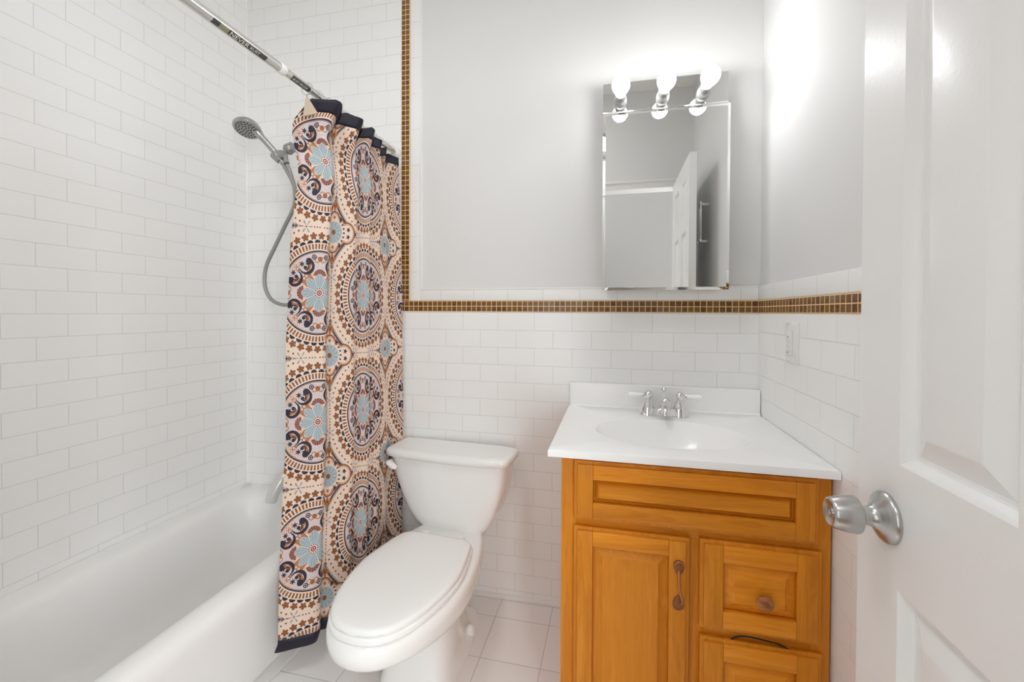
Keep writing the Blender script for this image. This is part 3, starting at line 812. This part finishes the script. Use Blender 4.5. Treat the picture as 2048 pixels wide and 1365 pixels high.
t_h.tube([(hx-.010, fy-.003, .568), (hx-.004, fy-.006, .581), (hx+.006, fy-.006, .581), (hx+.0105, fy-.004, .571)], .002, M_copper, seg=8)
part('door_pull', t_h, M_copper, dr, 'antique copper leaf-shaped pull')
def knob(parent, x, z):
    mb = MB()
    mb.lathe([(.009, 0), (.007, .006), (.007, .012), (.016, .015), (.0195, .019), (.0190, .0225), (.012, .025), (.001, .026)], (x, fy+.001, z), (0, -1, 0), M_copper, seg=26)
    for s_ in (-1, 0, 1):
        mb.tube([(x-.014, fy-.0225+abs(s_)*.001, z+.005*s_+.005), (x, fy-.0255+abs(s_)*.001, z+.005*s_+.001), (x+.014, fy-.0225+abs(s_)*.001, z+.006*s_-.005)], .0013, M_copperd, seg=6)
    part('knob', mb, M_copper, parent, 'antique copper leaf-veined knob')
knob(d1, 1.141, .514); knob(d2, 1.141, .262)
# black strap hanging out above the lower drawer
mb = MB()
mb.tube([(1.074, VY0-.006, .387), (1.086, VY0-.010, .400), (1.105, VY0-.013, .407), (1.130, VY0-.016, .4085), (1.155, VY0-.016, .406), (1.180, VY0-.012, .400), (1.206, VY0-.008, .386)], .0030, M_black, seg=10, flat=.6)
tag(mb.build('black_strap', M_black), 'thin black strap caught between the two vanity drawers', 'strap')

# ------------------------------------------------------------------ sink top
t_si = thing('sink_top', 'white vanity top with oval basin and backsplash', 'sink', (.96, -.3, VZ))
CX0, CX1, CY0, CY1, CZ = .6225, 1.2945, -.5985, -.016, .853
ex, ey, ea, eb = .953, -.356, .216, .157
mb = MB()
angs = sorted(set([2*PI*i/96 for i in range(96)] + [math.atan2(y-ey, x-ex) % (2*PI) for x in (CX0, CX1) for y in (CY0, CY1)]))
def rectray(a, e=0):
    c, s = math.cos(a), math.sin(a); t_ = 1e9
    for lim, d_, o_ in ((CX0+e, c, ex), (CX1-e, c, ex), (CY0+e, s, ey), (CY1-e, s, ey)):
        if abs(d_) > 1e-9:
            k = (lim-o_)/d_
            if k > 0: t_ = min(t_, k)
    return (ex+c*t_, ey+s*t_)
def ell(a, k, z, dx=0, dy=0):
    c, s = math.cos(a), math.sin(a); rr = 1/math.sqrt((c/ea)**2+(s/eb)**2)
    return (ex+dx+c*rr*k, ey+dy+s*rr*k, z)
L = [[(*rectray(a), VZ) for a in angs], [(*rectray(a), CZ-.005) for a in angs], [(*rectray(a, .0015), CZ-.0015) for a in angs], [(*rectray(a, .005), CZ) for a in angs]]
for k, z in ((1.03, CZ), (1.003, CZ-.0006), (.985, CZ-.005), (.94, CZ-.020), (.86, CZ-.045), (.74, CZ-.07), (.58, CZ-.098), (.38, CZ-.116), (.18, CZ-.123), (.10, CZ-.125)):
    L.append([ell(a, k, z, 0, .03*(1-k)) for a in angs])
mb.loft(L, M_marble, True, (False, True))
# underside so the slab is closed
mb.loft([[(*rectray(a), VZ) for a in angs], [ell(a, 1.06, VZ) for a in angs], [ell(a, .95, CZ-.05) for a in angs], [ell(a, .6, CZ-.118, 0, .01) for a in angs], [ell(a, .14, CZ-.14, 0, .02) for a in angs]], M_marble, True, (False, True))
part('countertop', mb, M_marble, t_si, sharp=30)
mb = MB(); mb.box(.6275, CX1, -.042, -.0015, CZ-.004, .9435, M_marble, bev=.004)
mb.tube([(.630, -.0435, CZ+.001), (CX1-.002, -.0435, CZ+.001)], .005, M_marble, seg=10, sub=1)
part('backsplash', mb, M_marble, t_si)
mb = MB(); mb.lathe([(.023, 0), (.022, .003), (.018, .003), (.016, .001)], (ex, ey+.027, CZ-.1245), (0, 0, 1), M_chrome); part('drain_ring', mb, M_chrome, t_si)

# ------------------------------------------------------------------ faucet
fx, fyc = .9625, -.125
t_fa = thing('faucet', 'chrome two-handle faucet with white porcelain levers on the sink top', 'faucet', (fx, fyc, CZ))
mb = MB(); L = []
for z, k, e in ((CZ+.0002, 0, 5), (CZ+.004, 0, 5), (CZ+.010, -.003, 5), (CZ+.022, -.007, 4), (CZ+.027, -.010, 4)):
    L.append(superloop(fx, fyc, .080+k, .027+k*.7, z, e))
mb.loft(L, M_chrome, True, (True, True))
for sx in (-1, 1):
    mb.lathe([(.0285, 0), (.027, .006), (.0245, .018), (.0235, .027)], (fx+sx*.052, fyc, CZ+.0005), (0, 0, 1), M_chrome, seg=28)
part('base_plate', mb, M_chrome, t_fa, sharp=50)
for sx in (-1, 1):
    hxx = fx+sx*.052
    mb = MB()
    mb.lathe([(.0225, 0), (.0215, .004), (.0165, .014), (.0120, .026), (.0105, .030), (.0120, .032), (.0105, .034), (.0125, .038), (.0150, .045), (.0135, .053), (.008, .058), (.003, .061), (.001, .0615)], (hxx, fyc, CZ+.026), (0, 0, 1), M_chrome, seg=26)
    h0 = Vector((hxx, fyc, CZ+.071)); dv = Vector((sx*1., -.10, .0)).normalized()
    mb.lathe([(.005, .010), (.0048, .017), (.0075, .019), (.0075, .021), (.0055, .0225), (.0055, .025)], h0, dv, M_chrome, seg=18)
    hnd = part('handle', mb, M_chrome, t_fa)
    mb = MB(); mb.lathe([(.0068, .024), (.0074, .026), (.0084, .038), (.0098, .052), (.0102, .060), (.0088, .067), (.005, .0715)], h0, dv, M_lever, seg=20); part('porcelain_lever', mb, M_lever, hnd, 'white porcelain lever')
    mb = MB(); mb.lathe([(.003, .071), (.0036, .073), (.002, .0765)], h0, dv, M_chrome, seg=12); part('lever_tip', mb, M_chrome, hnd)
mb = MB()
mb.lathe([(.0225, 0), (.0215, .008), (.0200, .020), (.0165, .032), (.0105, .040), (.003, .043)], (fx+.004, fyc-.002, CZ+.021), (0, 0, 1), M_chrome, seg=26)
mb.tube([(fx, fyc, CZ+.034), (fx-.001, fyc-.035, CZ+.043), (fx-.004, fyc-.072, CZ+.042), (fx-.006, fyc-.098, CZ+.030), (fx-.006, fyc-.104, CZ+.020)], [.015, .0145, .0130, .0120, .0115], M_chrome, seg=20)
part('spout', mb, M_chrome, t_fa)
mb = MB(); mb.lathe([(.0028, 0), (.0028, .030), (.005, .032), (.0085, .037), (.0095, .042), (.007, .048), (.002, .051)], (fx+.002, fyc+.016, CZ+.050), (0, 0, 1), M_chrome, seg=20)
mb.tube([(fx+.002, fyc+.016, CZ+.02), (fx+.002, fyc+.016, CZ+.055)], .0028, M_chrome, seg=10, sub=1); part('lift_rod', mb, M_chrome, t_fa)

# ------------------------------------------------------------------ medicine cabinet and light bar
KX0, KX1, KZ0, KZ1, KY = .728, 1.158, 1.297, 1.9365, -.112
t_mc = thing('medicine_cabinet', 'mirrored medicine cabinet on the wall above the sink', 'medicine cabinet', (.94, 0, KZ0))
mb = MB(); mb.box(KX0+.008, KX1-.006, KY+.012, -.003, KZ0+.004, KZ1-.004, M_cabw, bev=.002); part('cabinet_box', mb, M_cabw, t_mc)
mb = MB()
def RR(e, y): return [(KX0+e, y, KZ0+e), (KX1-e, y, KZ0+e), (KX1-e, y, KZ1-e), (KX0+e, y, KZ1-e)]
mb.loft([RR(0, KY+.011), RR(0, KY+.0045)], M_cabw, True, (True, False), False)
mb.loft([RR(0, KY+.0045), RR(.0095, KY+.0008), RR(.0098, KY)], M_mirror, True, (False, True), False)
part('mirror_door', mb, M_mirror, t_mc, 'bevelled mirror door')
t_li = thing('vanity_light', 'mirrored light bar with three lit bulbs above the medicine cabinet', 'wall light', (.94, 0, 1.945))
LX0, LX1, LZ0, LZ1, LY = .728, 1.150, 1.9395, 2.046, -.105
mb = MB()
mb.box(LX0+.004, LX1-.004, LY+.004, -.003, LZ0+.002, LZ1-.002, M_cabw)
mb.loft([[(LX0, LY+.004, LZ0), (LX1, LY+.004, LZ0), (LX1, LY+.004, LZ1), (LX0, LY+.004, LZ1)], [(LX0, LY, LZ0), (LX1, LY, LZ0), (LX1, LY, LZ1), (LX0, LY, LZ1)]], M_mirror, True, (True, True), False)
part('mirrored_bar', mb, M_mirror, t_li)
mb = MB(); mb.box(LX0-.001, LX1+.001, LY-.004, LY+.004, LZ0-.0025, LZ0+.004, M_chrome, bev=.001); part('edge_strip', mb, M_chrome, t_li)
for bxx in (.789, .935, 1.070):
    mb = MB(); mb.lathe([(.023, 0), (.022, .014), (.0195, .018), (.0185, .036), (.0195, .038), (.0185, .056)], (bxx, LY, 1.980), (0, -1, 0), M_socket, seg=26); part('lamp_socket', mb, M_socket, t_li)
    mb = MB(); mb.lathe([(.0135, .050), (.0150, .064), (.0200, .076), (.0260, .088), (.0295, .102), (.0300, .112), (.0275, .124), (.0210, .134), (.011, .140), (.001, .142)], (bxx, LY, 1.980), (0, -1, 0), M_bulb, seg=28)
    part('light_bulb', mb, M_bulb, t_li, 'lit frosted bulb')

# ------------------------------------------------------------------ wall switch
XS = 1.296
t_sw = thing('wall_switch', 'white dimmer switch plate on the right tiled wall', 'switch', (XS, -.313, 1.13))
sy0, sy1, sz0, sz1 = -.354, -.270, 1.068, 1.190
mb = MB()
S = lambda e, x: [(x, sy0+e, sz0+e), (x, sy1-e, sz0+e), (x, sy1-e, sz1-e), (x, sy0+e, sz1-e)]
mb.loft([S(0, XS), S(0, XS-.003), S(.006, XS-.0085), S(.009, XS-.009)], M_whiteplastic, True, (True, True), False)
pl = part('switch_plate', mb, M_whiteplastic, t_sw)
mb = MB(); mb.box(XS-.0135, XS-.0088, -.330, -.294, 1.094, 1.164, M_whiteplastic, bev=.0015); ck = part('control_panel', mb, M_whiteplastic, t_sw)
M_swgrey = plain('switch_marks', (.33, .33, .32, 1), .5)
for zz in (1.148, 1.135, 1.122, 1.110):
    mb = MB(); mb.box(XS-.0150, XS-.0134, -.321, -.303, zz-.0042, zz+.0042, M_whiteplastic, bev=.0006); part('button', mb, M_whiteplastic, ck)
for zz in (1.148, 1.102):
    mb = MB(); mb.lathe([(.0022, 0), (.0018, .0015)], (XS-.0149, -.312, zz-.001), (-1, 0, 0), M_swgrey, seg=10); part('indicator', mb, M_swgrey, ck, 'grey indicator dot')
for zz in (1.181, 1.077):
    mb = MB(); mb.lathe([(.003, 0), (.0028, .0012)], (XS-.0088, -.312, zz), (-1, 0, 0), M_whiteplastic, seg=12); part('screw', mb, M_whiteplastic, t_sw)

# ------------------------------------------------------------------ panelled door
DXF, DTH = 1.182, .035
dy1, dy0 = -.897, -1.553                  # free edge, hinge edge
d_obj = bpy.data.objects.new('door_1', None); COL.objects.link(d_obj); d_obj.location = (DXF+DTH/2, dy0, 0)
struct(d_obj, 'white six-panel door standing open by the right wall', 'door')
zrows = [(.235, .818), (.994, 1.665), (1.765, 1.965)]
pcols = [(dy1-.100, dy1-.281), (dy1-.375, dy1-.556)]
mb = MB()
DZ1 = 2.06; zb = .012
def quad(y0, y1, z0, z1, x): mb.face([(x, y0, z0), (x, y1, z0), (x, y1, z1), (x, y0, z1)], M_door)
for side in (0, 1):
    x = DXF if side == 0 else DXF+DTH; sg = 1 if side == 0 else -1
    zs = [zb] + [v for r in zrows for v in r] + [DZ1]
    ysr = [dy1] + [v for c_ in pcols for v in c_] + [dy0]
    for zi in range(len(zs)-1):
        for yi in range(len(ysr)-1):
            ya, yb_ = ysr[yi], ysr[yi+1]; za, zc = zs[zi], zs[zi+1]
            if zi % 2 == 1 and yi % 2 == 1:
                def Rp(e, dx): return [(x+sg*dx, ya-e, za+e), (x+sg*dx, yb_+e, za+e), (x+sg*dx, yb_+e, zc-e), (x+sg*dx, ya-e, zc-e)]
                prof = [(0, 0), (.003, .0015), (.007, .0055), (.011, .0110), (.014, .0125), (.0185, .0130), (.046, .0030), (.049, .0022)]
                mb.loft([Rp(e, dx) for e, dx in prof], M_door, True, (False, True), False)
            else: quad(ya, yb_, za, zc, x)
for a_, b_ in (((dy1, zb), (dy1, DZ1)), ((dy1, DZ1), (dy0, DZ1)), ((dy0, DZ1), (dy0, zb)), ((dy0, zb), (dy1, zb))):
    mb.face([(DXF, *a_), (DXF, *b_), (DXF+DTH, *b_), (DXF+DTH, *a_)], M_door)
bmesh.ops.remove_doubles(mb.bm, verts=mb.bm.verts, dist=.0002)
def dpart(name, mb, mat, parent, label=None, **k):
    o = mb.build(name, mat, None, **k); o.parent = parent
    o.matrix_parent_inverse = Matrix.Translation(d_obj.location).inverted() if parent is d_obj else Matrix.Identity(4)
    if label: o['label'] = label
    return o
dpart('door_leaf', mb, M_door, d_obj, sharp=20)
ky, kz = -.971, .908
for sg, x in ((-1, DXF), (1, DXF+DTH)):
    mb = MB(); ax = (sg, 0, 0); sc = 1 if sg < 0 else .62
    mb.lathe([(.0365, 0), (.0365, .0035), (.034, .0065), (.027, .0105), (.0195, .015), (.0155, .019), (.0135, .024), (.013, .034*sc), (.0135, .036*sc)], (x, ky, kz), ax, M_satin, seg=44, caps=(False, False))
    kn = dpart('door_knob', mb, M_satin, d_obj, 'satin nickel knob with lock button' if sg < 0 else None)
    mb = MB()
    k0 = .034*sc
    mb.lathe([(.0135, k0), (.0215, k0+.001), (.0265, k0+.004), (.0272, k0+.008), (.0255, k0+.020*sc), (.0222, k0+.033*sc), (.0205, k0+.0365*sc), (.0185, k0+.0375*sc), (.0085, k0+.034*sc), (.0072, k0+.034*sc)], (x, ky, kz), ax, M_satin, seg=44, caps=(False, False))
    mb.lathe([(.0072, k0+.034*sc), (.0068, k0+.0362*sc), (.0045, k0+.0362*sc), (.0040, k0+.0345*sc), (.0001, k0+.0345*sc)], (x, ky, kz), ax, M_satin, seg=24, caps=(False, False))
    dpart('knob_grip', mb, M_satin, kn)
mb = MB(); mb.box(DXF+.006, DXF+.029, dy1-.001, dy1+.0015, kz-.028, kz+.028, M_satin); mb.box(DXF+.011, DXF+.024, dy1, dy1+.009, kz-.010, kz+.010, M_satin, bev=.003)
dpart('latch_plate', mb, M_satin, d_obj, 'metal latch plate')
for zz in (.25, 1.05, 1.85):
    mb = MB(); mb.lathe([(.006, 0), (.006, .09)], (DXF+DTH+.004, dy0-.006, zz), (0, 0, 1), M_satin, seg=12); dpart('hinge', mb, M_satin, d_obj)

# ------------------------------------------------------------------ towel rack on the right wall (seen in the mirror)
t_tr = thing('towel_rack', 'small chrome double-bar rack on the right wall behind the open door', 'towel rack', (XR+.008, -1.2, 1.7))
for yy in (-1.075, -1.125):
    mb = MB(); mb.tube([(XR-.040, yy, 1.60), (XR-.040, yy, 1.83)], .007, M_chrome, seg=12, sub=1); part('bar', mb, M_chrome, t_tr)
for zz in (1.61, 1.82):
    mb = MB(); mb.box(XR-.047, XR-.034, -1.135, -1.065, zz-.007, zz+.007, M_chrome, bev=.002); mb.box(XR-.036, XR+.0085, -1.107, -1.093, zz-.006, zz+.006, M_chrome); part('bracket', mb, M_chrome, t_tr)

# ------------------------------------------------------------------ unseen lamps added as fill light
LCX, LCY = .10, -1.22
t_cl = thing('ceiling_light', 'round flat opal ceiling light in the middle of the bathroom ceiling', 'ceiling light', (LCX, LCY, CEIL))
mb = MB(); mb.lathe([(.20, 0), (.20, .026), (.186, .028), (.186, .018)], (LCX, LCY, CEIL), (0, 0, -1), M_chrome, seg=48, caps=(True, False)); part('base_ring', mb, M_chrome, t_cl)
mb = MB(); mb.lathe([(.185, .012), (.185, .021), (.001, .0215)], (LCX, LCY, CEIL), (0, 0, -1), M_fill_lamp, seg=48, caps=(True, False)); part('diffuser', mb, M_fill_lamp, t_cl)
t_hl = thing('hall_light', 'round opal ceiling light in the hallway', 'ceiling light', (.3, -2.3, CEIL))
mb = MB(); mb.lathe([(.14, 0), (.14, .02)], (.3, -2.3, CEIL), (0, 0, -1), M_chrome, seg=40); part('base_ring', mb, M_chrome, t_hl)
mb = MB(); mb.lathe([(.13, .018), (.125, .045), (.09, .075), (.001, .09)], (.3, -2.3, CEIL), (0, 0, -1), M_fill_hall, seg=40, caps=(True, False)); part('dome', mb, M_fill_hall, t_hl)

# ------------------------------------------------------------------ final fitting of sizes and places (world axes)
FIT = {'vanity': ((1.0211, .9782, .981), (-.0258, 0, 0)), 'toilet': ((1.0033, .9818, .9949), (-.0106, 0, 0)), 'tub': ((.9556, .9877, 1.039), (-.0204, 0, 0)),
       'curtain': ((.992, 1.0123, .9856), (.0066, 0, .0224)), 'shower': ((.9984, 1.0006, 1.0003), (.0115, 0, -.0025)), 'cabinet': ((1.0067, 1.0174, 1.0111), (.004, 0, -.0272)),
       'door': ((1.0395, .9788, .9971), (-.0603, -.0317, 0)), 'switch': ((1.0002, .994, 1.0059), (.0018, .0022, -.0208)), 'spout': ((1, 1, 1), (.0115, 0, .004))}
WHO = {'vanity_cabinet': 'vanity', 'sink_top': 'vanity', 'faucet': 'vanity', 'black_strap': 'vanity', 'toilet': 'toilet', 'bathtub': 'tub', 'tub_spout': 'spout', 'shower_rod': 'curtain',
       'shower_curtain': 'curtain', 'curtain_ring': 'curtain', 'hand_shower': 'shower', 'medicine_cabinet': 'cabinet', 'vanity_light': 'cabinet', 'wall_switch': 'switch', 'door_1': 'door'}
def fit_tree(o, S, D):
    if o.type == 'MESH':
        for v in o.data.vertices: v.co = Vector((v.co.x*S[0]+D[0], v.co.y*S[1]+D[1], v.co.z*S[2]+D[2]))
        o.data.update()
    for c in o.children: fit_tree(c, S, D)
for o in [q for q in scene.objects if q.parent is None]:
    k = WHO.get(o.name.split('.')[0])
    if not k: continue
    S, D = FIT[k]
    fit_tree(o, S, D)
    if o.type == 'EMPTY':
        o.location = Vector(o.location[i]*S[i]+D[i] for i in range(3))
        for c in o.children: c.matrix_parent_inverse = Matrix.Translation(o.location).inverted()

# ------------------------------------------------------------------ camera
cd = bpy.data.cameras.new('camera'); cam = bpy.data.objects.new('camera', cd); COL.objects.link(cam)
yaw, pit, rol, f, sx, sy = -.22028, -.012, .005, 839.83375, 12.98284, -48.02879
Fv = Vector((math.sin(yaw)*math.cos(pit), math.cos(yaw)*math.cos(pit), math.sin(pit)))
Rv = Vector((math.cos(yaw), -math.sin(yaw), 0)); Uv = Rv.cross(Fv)
R2 = Rv*math.cos(rol)+Uv*math.sin(rol); U2 = -Rv*math.sin(rol)+Uv*math.cos(rol)
M = Matrix((R2, U2, -Fv)).transposed().to_4x4(); M.translation = Vector((.77608, -1.69379, 1.20234))
cam.matrix_world = M
cd.sensor_fit = 'HORIZONTAL'; cd.sensor_width = 36; cd.lens = f/2048*36
cd.shift_x = -sx/2048; cd.shift_y = sy/2048
cd.clip_start = .02
scene.camera = cam

# ------------------------------------------------------------------ world and output look
w = bpy.data.worlds.new('world'); scene.world = w; w.use_nodes = True
w.node_tree.nodes['Background'].inputs[0].default_value = (.6, .6, .6, 1); w.node_tree.nodes['Background'].inputs[1].default_value = .1
vs = scene.view_settings
vs.view_transform = 'Standard'; vs.look = 'None'; vs.gamma = 1; vs.exposure = 0.2; vs.use_curve_mapping = False
cy = scene.cycles
cy.use_denoising = True
try: cy.denoiser = 'OPENIMAGEDENOISE'
except Exception: pass
cy.max_bounces = 11; cy.diffuse_bounces = 9; cy.glossy_bounces = 5; cy.transmission_bounces = 6
cy.caustics_reflective = False; cy.caustics_refractive = False
cy.sample_clamp_indirect = 4
